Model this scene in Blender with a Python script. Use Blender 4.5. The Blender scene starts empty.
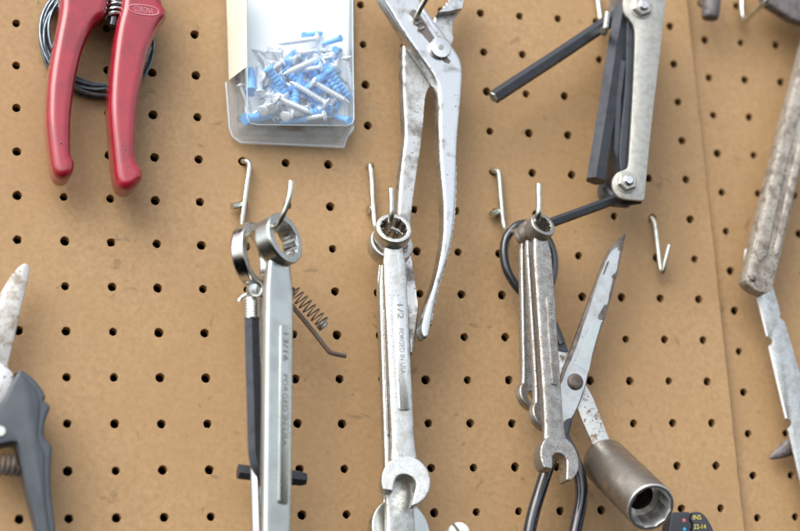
import bpy, bmesh, math, random
from mathutils import Vector, Matrix, noise as mnoise
random.seed(7)
S = 0.0254                      # everything below is measured in inches; S turns it into metres
V = Vector
scene = bpy.context.scene
COL = scene.collection
PI = math.pi

# ------------------------------------------------------------------ camera
CR = [V((0.9523393396786584, -0.29909575945494293, -0.059929198029577385)),     # camera right
      V((-0.024479361498174614, -0.27076471942750074, 0.9623342597943674)),     # camera up
      V((-0.30405680877270136, -0.9150017450198566, -0.2651815673261307))]      # camera back
CAM = V((-4.5662398831172055, -39.51638575243298, -17.80134088125084))
FPX = 1901.08
cam_d = bpy.data.cameras.new('camera'); cam = bpy.data.objects.new('camera', cam_d); COL.objects.link(cam)
m = Matrix.Identity(4)
for c in range(3):
    for r in range(3): m[r][c] = CR[c][r]
m.translation = CAM * S
cam.matrix_world = m
cam_d.sensor_width = 36; cam_d.lens = 36 * FPX / 800
cam_d.clip_start = 0.05; cam_d.clip_end = 200
cam_d.dof.use_dof = True; cam_d.dof.aperture_fstop = 4.5
cam_d.dof.focus_distance = 42.0 * S
scene.camera = cam

def at(x, y, d):                # the point at distance d in front of the board that the photograph shows at x, y
    v = CR[0] * ((x - 400) / FPX) + CR[1] * (-(y - 265.5) / FPX) - CR[2]
    return CAM + v * ((-d - CAM.y) / v.y)
def uv(pts, d): return [(p.x, p.z) for p in (at(x, y, d) for x, y in pts)]

# ------------------------------------------------------------------ mesh building
class MB:
    def __init__(s): s.v = []; s.f = []
    def add(s, vs, fs):
        o = len(s.v); s.v += [V(p) for p in vs]; s.f += [tuple(i + o for i in f) for f in fs]; return s
    def loft(s, rings, cap=True, closed=True):
        n = len(rings[0]); vs = [p for r in rings for p in r]; fs = []
        for k in range(len(rings) - 1):
            for i in range(n if closed else n - 1):
                j = (i + 1) % n
                fs.append((k*n + i, k*n + j, (k+1)*n + j, (k+1)*n + i))
        if cap:
            fs.append(tuple(range(n))[::-1]); e = (len(rings) - 1) * n; fs.append(tuple(e + i for i in range(n)))
        return s.add(vs, fs)
    def box(s, a, b):
        (x0, y0, z0), (x1, y1, z1) = a, b
        return s.add([(x0,y0,z0),(x1,y0,z0),(x1,y1,z0),(x0,y1,z0),(x0,y0,z1),(x1,y0,z1),(x1,y1,z1),(x0,y1,z1)],
                     [(3,2,1,0),(4,5,6,7),(0,1,5,4),(1,2,6,5),(2,3,7,6),(3,0,4,7)])
    def tube(s, pts, r, seg=10, cap=True, rot=0, flat=1.0):
        pts = [V(p) for p in pts]; n = len(pts)
        rs = r if isinstance(r, (list, tuple)) else [r] * n
        tans = [(pts[min(i+1, n-1)] - pts[max(i-1, 0)]).normalized() for i in range(n)]
        up = V((0, -1, 0)) if abs(tans[0].y) < .9 else V((1, 0, 0))
        nrm = (up - tans[0] * up.dot(tans[0])).normalized(); rings = []
        for i in range(n):
            nrm = (nrm - tans[i] * nrm.dot(tans[i])).normalized(); b = tans[i].cross(nrm)
            rings.append([pts[i] + (nrm * math.cos(rot + 2*PI*k/seg) * flat + b * math.sin(rot + 2*PI*k/seg)) * rs[i] for k in range(seg)])
        return s.loft(rings, cap)
    def ring(s, pts, r, seg=10):                     # closed tube
        pts = [V(p) for p in pts]; n = len(pts)
        c = sum(pts, V()) / n; vs = []; fs = []
        for i in range(n):
            t = (pts[(i+1) % n] - pts[i-1]).normalized(); o = pts[i] - c; o = (o - t * o.dot(t)).normalized(); b = t.cross(o)
            rr = r[i] if isinstance(r, list) else r
            vs += [pts[i] + (o * math.cos(2*PI*k/seg) + b * math.sin(2*PI*k/seg)) * rr for k in range(seg)]
        for i in range(n):
            for k in range(seg):
                j = (i+1) % n; l = (k+1) % seg
                fs.append((i*seg + k, i*seg + l, j*seg + l, j*seg + k))
        return s.add(vs, fs)
    def lathe(s, prof, M, seg=24, cap=True):         # prof: (radius, height) along local z
        rings = [[M @ V((r * math.cos(2*PI*k/seg), r * math.sin(2*PI*k/seg), h)) for k in range(seg)] for r, h in prof]
        return s.loft(rings, cap)
    def slab(s, pts, d0, d1, r=0.03, seg=3, M=None, rb=None, tilt=None):
        # outline (u, v) seen from the front, from depth d0 (back) to d1 (front), edges rounded by r
        n = len(pts); A = sum(pts[i][0]*pts[(i+1) % n][1] - pts[(i+1) % n][0]*pts[i][1] for i in range(n))
        if A < 0: pts = pts[::-1]
        P = [V((p[0], p[1])) for p in pts]; N = []
        for i in range(n):
            a = (P[i] - P[i-1]); b = (P[(i+1) % n] - P[i])
            a = a.normalized() if a.length > 1e-9 else b.normalized(); b = b.normalized() if b.length > 1e-9 else a
            na = V((-a.y, a.x)); nb = V((-b.y, b.x)); q = na + nb
            q = q.normalized() if q.length > 1e-4 else na
            N.append(q / max(.6, q.dot(na)))
        rb = r if rb is None else rb
        prof = [(rb * (1 - math.sin(PI/2*k/seg)), d0 + rb * (1 - math.cos(PI/2*k/seg))) for k in range(seg + 1)]
        prof += [(r * (1 - math.cos(PI/2*k/seg)), d1 - r * (1 - math.sin(PI/2*k/seg))) for k in range(seg + 1)]
        rings = []
        for ins, d in prof:
            ring = []
            for p, q in zip(P, N):
                w = p + q * ins; dd = d + (tilt(w.x, w.y) if tilt else 0)
                ring.append(V((w.x, -dd, w.y)) if M is None else M @ V((w.x, -dd, w.y)))
            rings.append(ring)
        return s.loft(rings)
    def build(s, name, mt, parent=None, org=None, sharp=35, remesh=None, smooth=0):
        me = bpy.data.meshes.new(name)
        if org is None: org = ORG[parent.name] if parent is not None else V((0, 0, 0))
        me.from_pydata([(p - org) * S for p in s.v], [], s.f)
        bm = bmesh.new(); bm.from_mesh(me); bmesh.ops.recalc_face_normals(bm, faces=bm.faces); bm.to_mesh(me); bm.free()
        ob = bpy.data.objects.new(name, me); COL.objects.link(ob)
        if remesh:
            md = ob.modifiers.new('r', 'REMESH'); md.mode = 'VOXEL'; md.voxel_size = remesh * S
            if smooth:
                sm = ob.modifiers.new('s', 'SMOOTH'); sm.factor = .5; sm.iterations = smooth
            bpy.context.view_layer.update()
            dg = bpy.context.evaluated_depsgraph_get()
            m2 = bpy.data.meshes.new_from_object(ob.evaluated_get(dg)); ob.modifiers.clear(); ob.data = m2
            bpy.data.meshes.remove(me); me = m2; me.name = name
        me.materials.clear(); me.materials.append(mt)
        me.polygons.foreach_set('use_smooth', [True] * len(me.polygons))
        if not remesh: me.set_sharp_from_angle(angle=math.radians(sharp))
        if parent is not None:
            ob.parent = parent; ORG[ob.name] = org
        else:
            ob.location = org * S
        return ob
ORG = {}
def round_over(ob, outline, d0, d1, r):          # rounds a slab's section towards its outline, like a forged and dipped handle
    from mathutils.kdtree import KDTree
    pts = []; n = len(outline)
    for i in range(n):
        a, b = V((*outline[i], 0)), V((*outline[(i+1) % n], 0)); k = max(1, int((b - a).length / .02))
        pts += [a.lerp(b, q / k) for q in range(k)]
    kd = KDTree(len(pts))
    for i, p in enumerate(pts): kd.insert(p, i)
    kd.balance(); o = ORG[ob.name]; c = (d0 + d1) / 2; h = (d1 - d0) / 2
    for v in ob.data.vertices:
        w = v.co / S + o; s_ = min(r, max(0, kd.find((w.x, w.z, 0))[2])); q = math.sqrt(max(0, 1 - ((r - s_) / r) ** 2))
        v.co.y = (-(c + (-w.y - c) * (h - r + r * q) / h) - o.y) * S
    md = ob.modifiers.new('s', 'SMOOTH'); md.factor = .5; md.iterations = 8
    bpy.context.view_layer.update(); me = bpy.data.meshes.new_from_object(ob.evaluated_get(bpy.context.evaluated_depsgraph_get()))
    ob.modifiers.clear(); old = ob.data; ob.data = me; bpy.data.meshes.remove(old); me.name = ob.name
    return ob
def tag(o, label, cat, group=None):
    o['label'] = label; o['category'] = cat
    if group: o['group'] = group
    return o
def thing(name, label, cat, org, group=None, M=None):
    o = bpy.data.objects.new(name, None); COL.objects.link(o); o.empty_display_size = .01
    if M is None: o.location = org * S; ORG[o.name] = V(org)
    else:
        M = M.copy(); M.translation = V(org) * S; o.matrix_world = M; ORG[o.name] = V((0, 0, 0))
    return tag(o, label, cat, group)
def spline(pts, n=5, closed=True):
    out = []; L = len(pts)
    for i in range(L if closed else L - 1):
        g = (lambda k: V(pts[k % L])) if closed else (lambda k: V(pts[max(0, min(L-1, k))]))
        a, b, c, d = g(i-1), g(i), g(i+1), g(i+2)
        if (c - b).length < 1e-9: continue
        if (b - a).length < 1e-9: a = b - (c - b) * .01
        if (d - c).length < 1e-9: d = c + (c - b) * .01
        for k in range(n):
            t = k / n
            out.append(.5 * (2*b + (c - a)*t + (2*a - 5*b + 4*c - d)*t*t + (3*b - a - 3*c + d)*t**3))
    if not closed: out.append(V(pts[-1]))
    return out
def px(pts, n=5, closed=True): return [(p[0], p[1]) for p in spline([V(p) for p in pts], n, closed)]
def path(pts, n=6): return spline([at(*p) for p in pts], n, False)
def frame(o, z, x=None):                              # matrix with local z along z
    z = V(z).normalized(); x = V(x) if x is not None else (V((1,0,0)) if abs(z.x) < .8 else V((0,0,1)))
    x = (x - z * x.dot(z)).normalized(); y = z.cross(x)
    M = Matrix.Identity(4)
    for r in range(3): M[r][0] = x[r]; M[r][1] = y[r]; M[r][2] = z[r]; M[r][3] = o[r]
    return M
_txt = {}
def text(mb, s, o, xd, yd, size, thick=.004, width=None):
    cu = bpy.data.curves.new('t', 'FONT'); cu.body = s; cu.size = 1; cu.extrude = .5; cu.align_x = 'CENTER'; cu.align_y = 'CENTER'; cu.resolution_u = 3
    ob = bpy.data.objects.new('t', cu); COL.objects.link(ob); bpy.context.view_layer.update()
    me = bpy.data.meshes.new_from_object(ob.evaluated_get(bpy.context.evaluated_depsgraph_get()))
    xs = [v.co.x for v in me.vertices]; w = max(xs) - min(xs); sx = (width / w) if width else size
    xd = V(xd).normalized(); yd = V(yd).normalized(); zd = xd.cross(yd)
    mb.add([V(o) + xd * (v.co.x * sx) + yd * (v.co.y * size) + zd * (v.co.z * thick) for v in me.vertices], [tuple(p.vertices) for p in me.polygons])
    bpy.data.objects.remove(ob); bpy.data.curves.remove(cu); bpy.data.meshes.remove(me)
    return mb

# ------------------------------------------------------------------ materials
def mat(name, col, rough=.5, metal=0, col2=None, ns=3, lo=.45, hi=.62, rough2=None, metal2=None, bump=0, bs=30, speck=None, ss=60, slo=.66, shi=.72,
        spec=.5, coat=0, stretch=None, det=6, marks=None, col3=None, n3=1.2, lo3=.4, hi3=.7, bd=.02):
    m = bpy.data.materials.new(name); m.use_nodes = True; nt = m.node_tree; N = nt.nodes; Lk = nt.links
    b = N['Principled BSDF']; b.inputs['Roughness'].default_value = rough; b.inputs['Metallic'].default_value = metal
    b.inputs['Specular IOR Level'].default_value = spec; b.inputs['Coat Weight'].default_value = coat; b.inputs['Coat Roughness'].default_value = .12
    tc = N.new('ShaderNodeTexCoord'); mp = N.new('ShaderNodeMapping'); oi = N.new('ShaderNodeObjectInfo'); mu = N.new('ShaderNodeMath'); mu.operation = 'MULTIPLY'; mu.inputs[1].default_value = 37
    Lk.new(oi.outputs['Random'], mu.inputs[0]); Lk.new(mu.outputs[0], mp.inputs['Location']); Lk.new(tc.outputs['Object'], mp.inputs['Vector'])
    st = stretch or (1, 1, 1); mp.inputs['Scale'].default_value = (st[0]/S, st[1]/S, st[2]/S)
    def nz(scale, detail=det, dist=0):
        n = N.new('ShaderNodeTexNoise'); n.inputs['Scale'].default_value = scale; n.inputs['Detail'].default_value = detail; n.inputs['Roughness'].default_value = .6; n.inputs['Distortion'].default_value = dist
        Lk.new(mp.outputs[0], n.inputs['Vector']); return n.outputs['Fac']
    def rng(f, a, c):
        r = N.new('ShaderNodeMapRange'); r.inputs['From Min'].default_value = a; r.inputs['From Max'].default_value = c; Lk.new(f, r.inputs['Value']); return r.outputs[0]
    def mixc(fac, a, c):
        x = N.new('ShaderNodeMix'); x.data_type = 'RGBA'; Lk.new(fac, x.inputs['Factor'])
        for s, v in ((6, a), (7, c)):
            if isinstance(v, tuple): x.inputs[s].default_value = (*v, 1)
            else: Lk.new(v, x.inputs[s])
        return x.outputs[2]
    def mixf(fac, a, c):
        x = N.new('ShaderNodeMix'); x.data_type = 'FLOAT'; Lk.new(fac, x.inputs['Factor'])
        for s, v in ((2, a), (3, c)):
            if isinstance(v, (int, float)): x.inputs[s].default_value = v
            else: Lk.new(v, x.inputs[s])
        return x.outputs[0]
    c = tuple(col); rg = rough; me = metal
    if col3: c = mixc(rng(nz(n3, 3), lo3, hi3), c, tuple(col3))
    if col2:
        f = rng(nz(ns), lo, hi); c = mixc(f, c, tuple(col2))
        if rough2 is not None: rg = mixf(f, rg, rough2)
        if metal2 is not None: me = mixf(f, me, metal2)
    if marks:
        ds = nz(marks[1], 9, 1.6); c = mixc(rng(ds, marks[2], marks[3]), c, tuple(marks[0]))
    if speck:
        f = rng(nz(ss, 2), slo, shi); c = mixc(f, c, tuple(speck))
        if metal: me = mixf(f, me, .1); rg = mixf(f, rg, .7)
    if isinstance(c, tuple): b.inputs['Base Color'].default_value = (*c, 1)
    else: Lk.new(c, b.inputs['Base Color'])
    if not isinstance(rg, (int, float)): Lk.new(rg, b.inputs['Roughness'])
    if not isinstance(me, (int, float)): Lk.new(me, b.inputs['Metallic'])
    if bump:
        bp = N.new('ShaderNodeBump'); bp.inputs['Strength'].default_value = bump; bp.inputs['Distance'].default_value = bd * S
        Lk.new(nz(bs, 4), bp.inputs['Height']); Lk.new(bp.outputs[0], b.inputs['Normal'])
    return m
M_ = {}
M_['board'] = mat('hardboard', (.40, .256, .126), .5, col2=(.355, .222, .106), ns=9, lo=.36, hi=.68, speck=(.20, .12, .06), ss=24, slo=.69, shi=.78, bump=.4, bs=40, bd=.012, spec=.35, col3=(.44, .287, .147), n3=.45, marks=((.28, .18, .09), 1.3, .645, .69))
M_['wall'] = mat('dark backing', (.05, .04, .03), .9)  # near black, so the shade behind the holes is in the colour
M_['zinc'] = mat('zinc wire', (.66, .68, .62), .33, 1, col2=(.50, .51, .45), ns=5, bump=.1, bs=40)
M_['chrome'] = mat('worn chrome', (.66, .68, .68), .16, 1, col2=(.50, .51, .50), ns=3, rough2=.32, speck=(.2, .17, .14), ss=45, slo=.70, shi=.76, bump=.06, bs=25)
M_['satin'] = mat('satin steel', (.58, .61, .58), .27, 1, col2=(.53, .555, .53), ns=2, rough2=.33, speck=(.22, .19, .15), ss=42, slo=.69, shi=.76, bump=.1, bs=60)
M_['pitted'] = mat('pitted steel', (.54, .525, .49), .31, 1, col2=(.37, .345, .31), ns=5, lo=.42, hi=.66, rough2=.55, speck=(.07, .05, .04), ss=30, slo=.60, shi=.66, bump=.5, bs=36)
M_['speckled'] = mat('speckled bright steel', (.64, .66, .64), .24, 1, col2=(.50, .50, .48), ns=4, rough2=.4, speck=(.13, .11, .10), ss=34, slo=.62, shi=.68, bump=.35, bs=42)
M_['brushed'] = mat('bright ground steel', (.72, .74, .74), .22, 1, col2=(.70, .71, .69), ns=6, stretch=(1, 1, .25), rough2=.36, speck=(.2, .18, .16), ss=26, slo=.66, shi=.72, bump=.12, bs=40)
M_['pliers'] = mat('plated pliers steel', (.66, .68, .68), .27, 1, col2=(.27, .26, .245), ns=2.6, lo=.54, hi=.70, rough2=.55, speck=(.07, .06, .055), ss=11, slo=.68, shi=.73, bump=.25, bs=30)
M_['pliersw'] = mat('dull pliers steel', (.62, .62, .60), .33, 1, col2=(.25, .235, .22), ns=2.6, lo=.44, hi=.62, rough2=.6, speck=(.06, .05, .045), ss=17, slo=.65, shi=.71, bump=.3, bs=30)
M_['red'] = mat('red enamel', (.34, .009, .026), .34, col2=(.26, .008, .02), ns=3, coat=1, speck=(.16, .012, .016), ss=14, slo=.70, shi=.74, bump=.05, bs=9)
M_['badge'] = mat('pale pink badge paint', (.62, .22, .27), .35, coat=.3)
M_['blackox'] = mat('black oxide steel', (.046, .053, .065), .40, .35, col2=(.036, .041, .05), ns=4, rough2=.52, bump=.12, bs=45, speck=(.16, .15, .15), ss=30, slo=.70, shi=.76)
M_['blackpaint'] = mat('glossy blue black enamel', (.012, .016, .026), .16, 0, col2=(.02, .02, .024), ns=3, rough2=.34, coat=.8, speck=(.25, .24, .22), ss=20, slo=.68, shi=.73, bump=.1, bs=20)
M_['blade'] = mat('pale plated blade', (.60, .62, .62), .34, .9, col2=(.44, .45, .44), ns=3.2, lo=.40, hi=.72, speck=(.30, .27, .24), ss=18, slo=.66, shi=.72, bump=.12, bs=25)
M_['sapblade'] = mat('sap stained blade', (.50, .50, .48), .5, .5, col2=(.30, .26, .22), ns=4, lo=.46, hi=.62, rough2=.65, speck=(.2, .15, .12), ss=12, slo=.64, shi=.72, bump=.2, bs=25)
M_['darksteel'] = mat('bare brown steel', (.20, .175, .16), .55, .7, col2=(.12, .095, .08), ns=5, bump=.3, bs=40)
M_['rustblade'] = mat('rust mottled blade', (.70, .71, .69), .40, .85, col2=(.22, .15, .10), ns=3.4, lo=.55, hi=.66, rough2=.75, metal2=.2, speck=(.16, .11, .08), ss=14, slo=.60, shi=.66, bump=.3, bs=26)
M_['rust'] = mat('rusty dark wire', (.16, .145, .135), .5, .7, col2=(.20, .125, .09), ns=8, bump=.3, bs=40)
M_['socket'] = mat('dull brown chrome', (.42, .405, .38), .30, .95, col2=(.27, .25, .225), ns=4, lo=.38, hi=.62, rough2=.46, speck=(.16, .13, .11), ss=20, slo=.66, shi=.74, bump=.28, bs=34)
M_['mouth'] = mat('ground socket mouth', (.86, .87, .87), .42, 1, bump=.1, bs=30)
M_['channel'] = mat('corroded grey steel', (.44, .415, .365), .5, .45, col2=(.22, .185, .16), ns=4, lo=.46, hi=.66, rough2=.7, speck=(.08, .05, .045), ss=20, slo=.60, shi=.65, bump=.4, bs=36)
M_['zincplate'] = mat('galvanised plate', (.52, .52, .475), .42, .8, col2=(.42, .42, .375), ns=7, bump=.35, bs=60, speck=(.42, .42, .37), ss=50, slo=.64, shi=.72)
M_['greyplastic'] = mat('matt slate grey plastic', (.062, .076, .092), .42, col2=(.05, .062, .076), ns=3, bump=.2, bs=50, speck=(.15, .16, .17), ss=50, slo=.72, shi=.78)
M_['greyiron'] = mat('grey cast iron', (.18, .165, .165), .55, .4, col2=(.10, .09, .09), ns=6, bump=.5, bs=30, speck=(.32, .30, .30), ss=22, slo=.64, shi=.70)
M_['cutter'] = mat('charcoal plastic', (.04, .045, .055), .5, bump=.2, bs=50)
M_['wire'] = mat('galvanised grey wire', (.20, .25, .29), .4, .8, col2=(.12, .15, .17), ns=6, bump=.15, bs=40)
M_['card'] = mat('cream card', (.86, .83, .70), .7, col2=(.82, .79, .65), ns=1, bump=.05, bs=30)
M_['paper'] = mat('white paper', (.88, .90, .90), .7, bump=.05, bs=10)
M_['screw'] = mat('bright zinc screw', (.84, .87, .90), .28, .35, bump=.06, bs=30)
M_['anchor'] = mat('sky blue plastic', (.14, .46, .90), .45)
M_['white'] = mat('white enamel', (.85, .86, .84), .35, speck=(.4, .38, .35), ss=30, slo=.7, shi=.76)
M_['yellow'] = mat('yellow print', (.72, .62, .10), .6)
M_['pinkdot'] = mat('faded red dot', (.55, .12, .17), .5)
M_['bluedot'] = mat('blue dot', (.03, .32, .62), .5)
M_['stamp'] = mat('dark recess shade colour', (.22, .21, .19), .6, .5)  # dark tone paints recess shade onto raised letters and the screw slot
M_['stampgrey'] = mat('grey steel and recess shade colour', (.36, .37, .35), .5, .8)  # plain grey steel; on lettering the tone paints the shade of stamping
def clear_plastic(haze):
    m = bpy.data.materials.new('clear plastic'); m.use_nodes = True; nt = m.node_tree; N = nt.nodes; N.clear(); Lk = nt.links
    o = N.new('ShaderNodeOutputMaterial'); t = N.new('ShaderNodeBsdfTransparent'); t.inputs[0].default_value = (.95, .98, 1, 1)
    g = N.new('ShaderNodeBsdfGlossy'); g.inputs['Roughness'].default_value = .09; d = N.new('ShaderNodeBsdfDiffuse'); d.inputs[0].default_value = (.82, .91, 1, 1)
    tc = N.new('ShaderNodeTexCoord'); nz = N.new('ShaderNodeTexNoise'); nz.inputs['Scale'].default_value = 2.2 / S; nz.inputs['Detail'].default_value = 3
    Lk.new(tc.outputs['Object'], nz.inputs['Vector'])
    bp = N.new('ShaderNodeBump'); bp.inputs['Strength'].default_value = .5; bp.inputs['Distance'].default_value = .05 * S; Lk.new(nz.outputs['Fac'], bp.inputs['Height'])
    fr = N.new('ShaderNodeFresnel'); ge = N.new('ShaderNodeNewGeometry'); ir = N.new('ShaderNodeMapRange'); ir.inputs['To Min'].default_value = 1.45; ir.inputs['To Max'].default_value = 1/1.45
    Lk.new(ge.outputs['Backfacing'], ir.inputs['Value']); Lk.new(ir.outputs[0], fr.inputs['IOR'])      # a thin sheet reflects alike from both sides
    fr; Lk.new(bp.outputs[0], fr.inputs['Normal']); Lk.new(bp.outputs[0], g.inputs['Normal'])
    m1 = N.new('ShaderNodeMixShader'); m1.inputs[0].default_value = haze; Lk.new(t.outputs[0], m1.inputs[1]); Lk.new(d.outputs[0], m1.inputs[2])  # pale diffuse share: milky plastic, with washed-out glare put into the colour
    m2 = N.new('ShaderNodeMixShader'); Lk.new(fr.outputs[0], m2.inputs[0]); Lk.new(m1.outputs[0], m2.inputs[1]); Lk.new(g.outputs[0], m2.inputs[2])
    Lk.new(m2.outputs[0], o.inputs[0]); return m
M_['clear'] = clear_plastic(.10); M_['edge_highlight'] = clear_plastic(.32)

# ------------------------------------------------------------------ pegboard
def pegboard(name, label, i0, i1, j0, j1, ox, oz, yf, yb, r=.094, wavy=None):
    mb = MB(); n = 24; hx = .5
    for i in range(i0, i1 + 1):
        for j in range(j0, j1 + 1):
            cx, cz = ox + i, oz - j
            cx += random.uniform(-.006, .006); cz += random.uniform(-.006, .006)
            rr = r * random.uniform(.90, 1.09); lob = [(random.randint(2, 6), random.uniform(0, .035), random.uniform(0, 6.28)) for _ in range(3)]; vs = []
            sq = []
            for k in range(n):
                a = 2*PI*k/n; c, s_ = math.cos(a), math.sin(a); q = .5 / max(abs(c), abs(s_))
                x, z = ox + i + c*q, oz - j + s_*q
                if wavy and i == i1 and x > ox + i + .499: x = ox + i + .5 + wavy(z)
                sq.append((x, z))
            ring = [(rr * (1 + sum(A_ * math.sin(q_ * 2*PI*k/n + h_) for q_, A_, h_ in lob)), 2*PI*k/n) for k in range(n)]
            for (x, z) in sq: vs.append((x, yf, z))
            for q, a in ring: vs.append((cx + (q + .010)*math.cos(a), yf, cz + (q + .010)*math.sin(a)))
            for q, a in ring: vs.append((cx + q*math.cos(a), yf + .014, cz + q*math.sin(a)))
            for q, a in ring: vs.append((cx + q*math.cos(a), yb, cz + q*math.sin(a)))
            for (x, z) in sq: vs.append((x, yb, z))
            fs = [(b*n + k, b*n + (k+1) % n, (b+1)*n + (k+1) % n, (b+1)*n + k) for b in range(4) for k in range(n)]
            mb.add(vs, fs)
    x1 = ox + i1 + .5; x0 = ox + i0 - .5; za = oz - j0 + .5; zb = oz - j1 - .5
    for xx, w in ((x0, None), (x1, wavy)):
        K = (j1 - j0 + 1) * 2; vs = []
        for k in range(K + 1):
            z = za + (zb - za) * k / K; x = xx + (w(z) if w else 0)
            vs += [(x, yf, z), (x, yb, z)]
        mb.add(vs, [(2*k, 2*k + 1, 2*k + 3, 2*k + 2) for k in range(K)])
    mb.add([(x0, yf, za), (x1, yf, za), (x1, yb, za), (x0, yb, za), (x0, yf, zb), (x1, yf, zb), (x1, yb, zb), (x0, yb, zb)], [(0, 1, 2, 3), (4, 5, 6, 7)])
    me = bpy.data.meshes.new(name); me.from_pydata([p * S for p in mb.v], [], mb.f)
    bm = bmesh.new(); bm.from_mesh(me); bmesh.ops.remove_doubles(bm, verts=bm.verts, dist=1e-6); bmesh.ops.recalc_face_normals(bm, faces=bm.faces); bm.to_mesh(me); bm.free()
    me.materials.append(M_['board']); ob = bpy.data.objects.new(name, me); COL.objects.link(ob)
    return tag(ob, label, 'pegboard')
pegboard('pegboard', 'wide tan hardboard pegboard that carries most of the tools', -4, 16, -3, 15, 0, 0, 0, .22,
         wavy=lambda z: .03 + .02 * mnoise.noise(V((0, 0, z * .6))) + .012 * mnoise.noise(V((3, 0, z * 3))))
pegboard('pegboard', 'tan pegboard panel on the right, set back behind the edge of the wide one', 0, 6, -3, 15, 17.058, -.20, .25, .40)
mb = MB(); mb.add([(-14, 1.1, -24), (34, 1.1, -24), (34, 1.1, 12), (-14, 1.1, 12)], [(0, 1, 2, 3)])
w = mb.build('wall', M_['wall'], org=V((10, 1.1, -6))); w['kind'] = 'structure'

# ------------------------------------------------------------------ hooks
def hook(label, pts, r=.062, nub=None, taper=None):
    P = path(pts, 6); o = at(*pts[0]); t = thing('pegboard_hook', label, 'hook', o, 'pegboard hooks')
    rr = [r] * len(P); mb = MB().tube(P, rr, 12); mb.build('wire', M_['zinc'], t)
    if nub: MB().tube([at(*p) for p in nub], r * 1.25, 12).build('stub', M_['zinc'], t)
    return t
hook('white wire hook carrying the largest wrenches and the black rod tool', [(242, 161, -.35), (243, 161.5, .02), (246.5, 161.5, .16), (249.3, 166, .19), (246, 190, .19), (243.5, 210, .2), (242, 224, .24), (245, 233, .5), (258, 233, 1.2), (270, 231, 1.9), (276, 228.5, 2.4), (282, 217, 2.7), (286.5, 206, 2.8), (289.8, 194, 2.85), (291, 181.5, 2.86)],
     nub=[(232, 206.5, .22), (241, 204.5, .14), (245, 204.5, -.2)])
hook('white wire hook carrying the half inch wrench, left of the pliers handles', [(368, 165, -.35), (368.5, 165, .02), (370, 166.5, .14), (371.5, 178, .17), (373, 205, .18), (375, 226, .22), (379, 231, .5), (386, 227, 1.1), (390, 224, 1.65), (391.3, 217, 1.86), (391.6, 205, 1.92), (391, 188.5, 1.95)], r=.066, nub=[(368.3, 209.5, .16), (372, 209, .12), (374, 208, -.2)])
hook('white wire hook carrying the smallest wrenches and the scissors loop', [(492, 171, -.35), (493, 171, .02), (497, 171.5, .15), (499, 175, .18), (501, 200, .18), (504, 226, .2), (509, 233, .5), (525, 228, 1.2), (535, 223.5, 1.8), (538, 216, 2.04), (538.9, 206, 2.1), (538.6, 184, 2.12)], r=.066, nub=[(491.5, 214.5, .2), (498, 211.5, .12), (499, 211, -.2)])
hook('empty bright wire hook bent to a narrow V, right of the hex keys', [(650.5, 217, -.35), (651.2, 217.5, .02), (653.5, 220.5, .12), (655.2, 228, .17), (658, 250, .2), (660.6, 269, .25), (661.5, 272, .30), (663, 270.5, .36), (665.8, 259, .44), (669.2, 245, .5)], r=.058)
hook('wire hook carrying the folding hex key set', [(594, -14, .15), (597.5, -2, .16), (599.5, 12, .17), (601, 22, .3), (603, 28, 1.0), (604.8, 30, 1.7), (606, 24, 1.8), (607.2, 12, 1.85)], r=.07, nub=[(602.5, 33, .9), (604.5, 32, 1.5)])
hook('wire hook passing through the slot of the slip joint pliers', [(414, 21, -.1), (414.5, 20, .6), (416.5, 17, 1.3), (421, 8, 1.55), (427, -3, 1.75), (430, -12, 1.85)], r=.06)
hook('corroded wire hook at the top of the right panel', [(741, -12, -.05), (741.8, -4, .0), (742, 8, .05), (743, 17, .1), (745.5, 20, .25), (752, 14.5, .55), (759, 8, .85), (766, 1, 1.1), (770, -8, 1.2)], r=.062)

# ------------------------------------------------------------------ coil of wire
c0 = at(97, 38, .2); mb = MB(); P = []
for k in range(9 * 48):
    a = 2*PI*k/48; t = k / 48
    R = 1.28 - .05 * (t % 4) + .03 * math.sin(a * .37 + 1) + .03 * math.sin(t * 2.1)
    P.append(c0 + V((R * math.cos(a) * .99 + .02 * math.sin(t * 3), -.10 * math.sin(t * 1.9) - .06 * math.sin(a * 2 + t), R * math.sin(a) * 1.02 + .10 * math.cos(t * 2.6) - .02)))
mb.tube(P, .034, 8)
tag(mb.build('wire_coil', M_['wire'], org=c0), 'round coil of blue grey wire hanging behind the red pruner', 'wire coil')

# ------------------------------------------------------------------ red pruner
t = thing('garden_pruner', 'red enamelled hand pruner hanging handles down in front of a wire coil', 'pruner', at(105, 10, .5))
L = [(64, -30), (60, 0), (58.5, 16), (54, 40), (49, 68), (46, 95), (45.5, 125), (48, 150), (51, 170), (55, 179), (62, 182), (69, 179), (72.5, 172), (73, 164), (70, 157), (69.5, 135), (71, 108), (75, 80), (81, 55), (88, 37), (95, 26), (103, 19), (107, 8), (109, -8), (108, -30)]
round_over(MB().slab(uv(px(L), .85), .40, 1.16, .03, 2).build('handle', M_['red'], t, remesh=.022, smooth=3), uv(px(L), .85), .40, 1.16, .19)
Rr = [(124, -30), (121, -5), (119, 12), (116, 24), (113, 40), (109.5, 68), (107.5, 95), (107.5, 120), (110, 148), (112, 168), (114.5, 183), (119, 191), (127, 193), (136, 188), (141, 181), (140.5, 173), (136, 166), (134, 155), (134.5, 128), (137, 103), (141.5, 78), (147, 55), (154, 37), (160, 27), (164.5, 21), (165, 15), (161, 8), (158, -4), (150, -30)]
h = round_over(MB().slab(uv(px(Rr), .85), .40, 1.18, .03, 2).build('handle', M_['red'], t, remesh=.022, smooth=3), uv(px(Rr), .85), .40, 1.18, .19)
b = [(128 + 31*.5 + 15.5 * math.cos(a) * (1 if True else 1), 9.5 + 5.2 * math.copysign(abs(math.sin(a))**.7, math.sin(a)) + math.cos(a) * 2.2) for a in [2*PI*k/40 for k in range(40)]]
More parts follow.
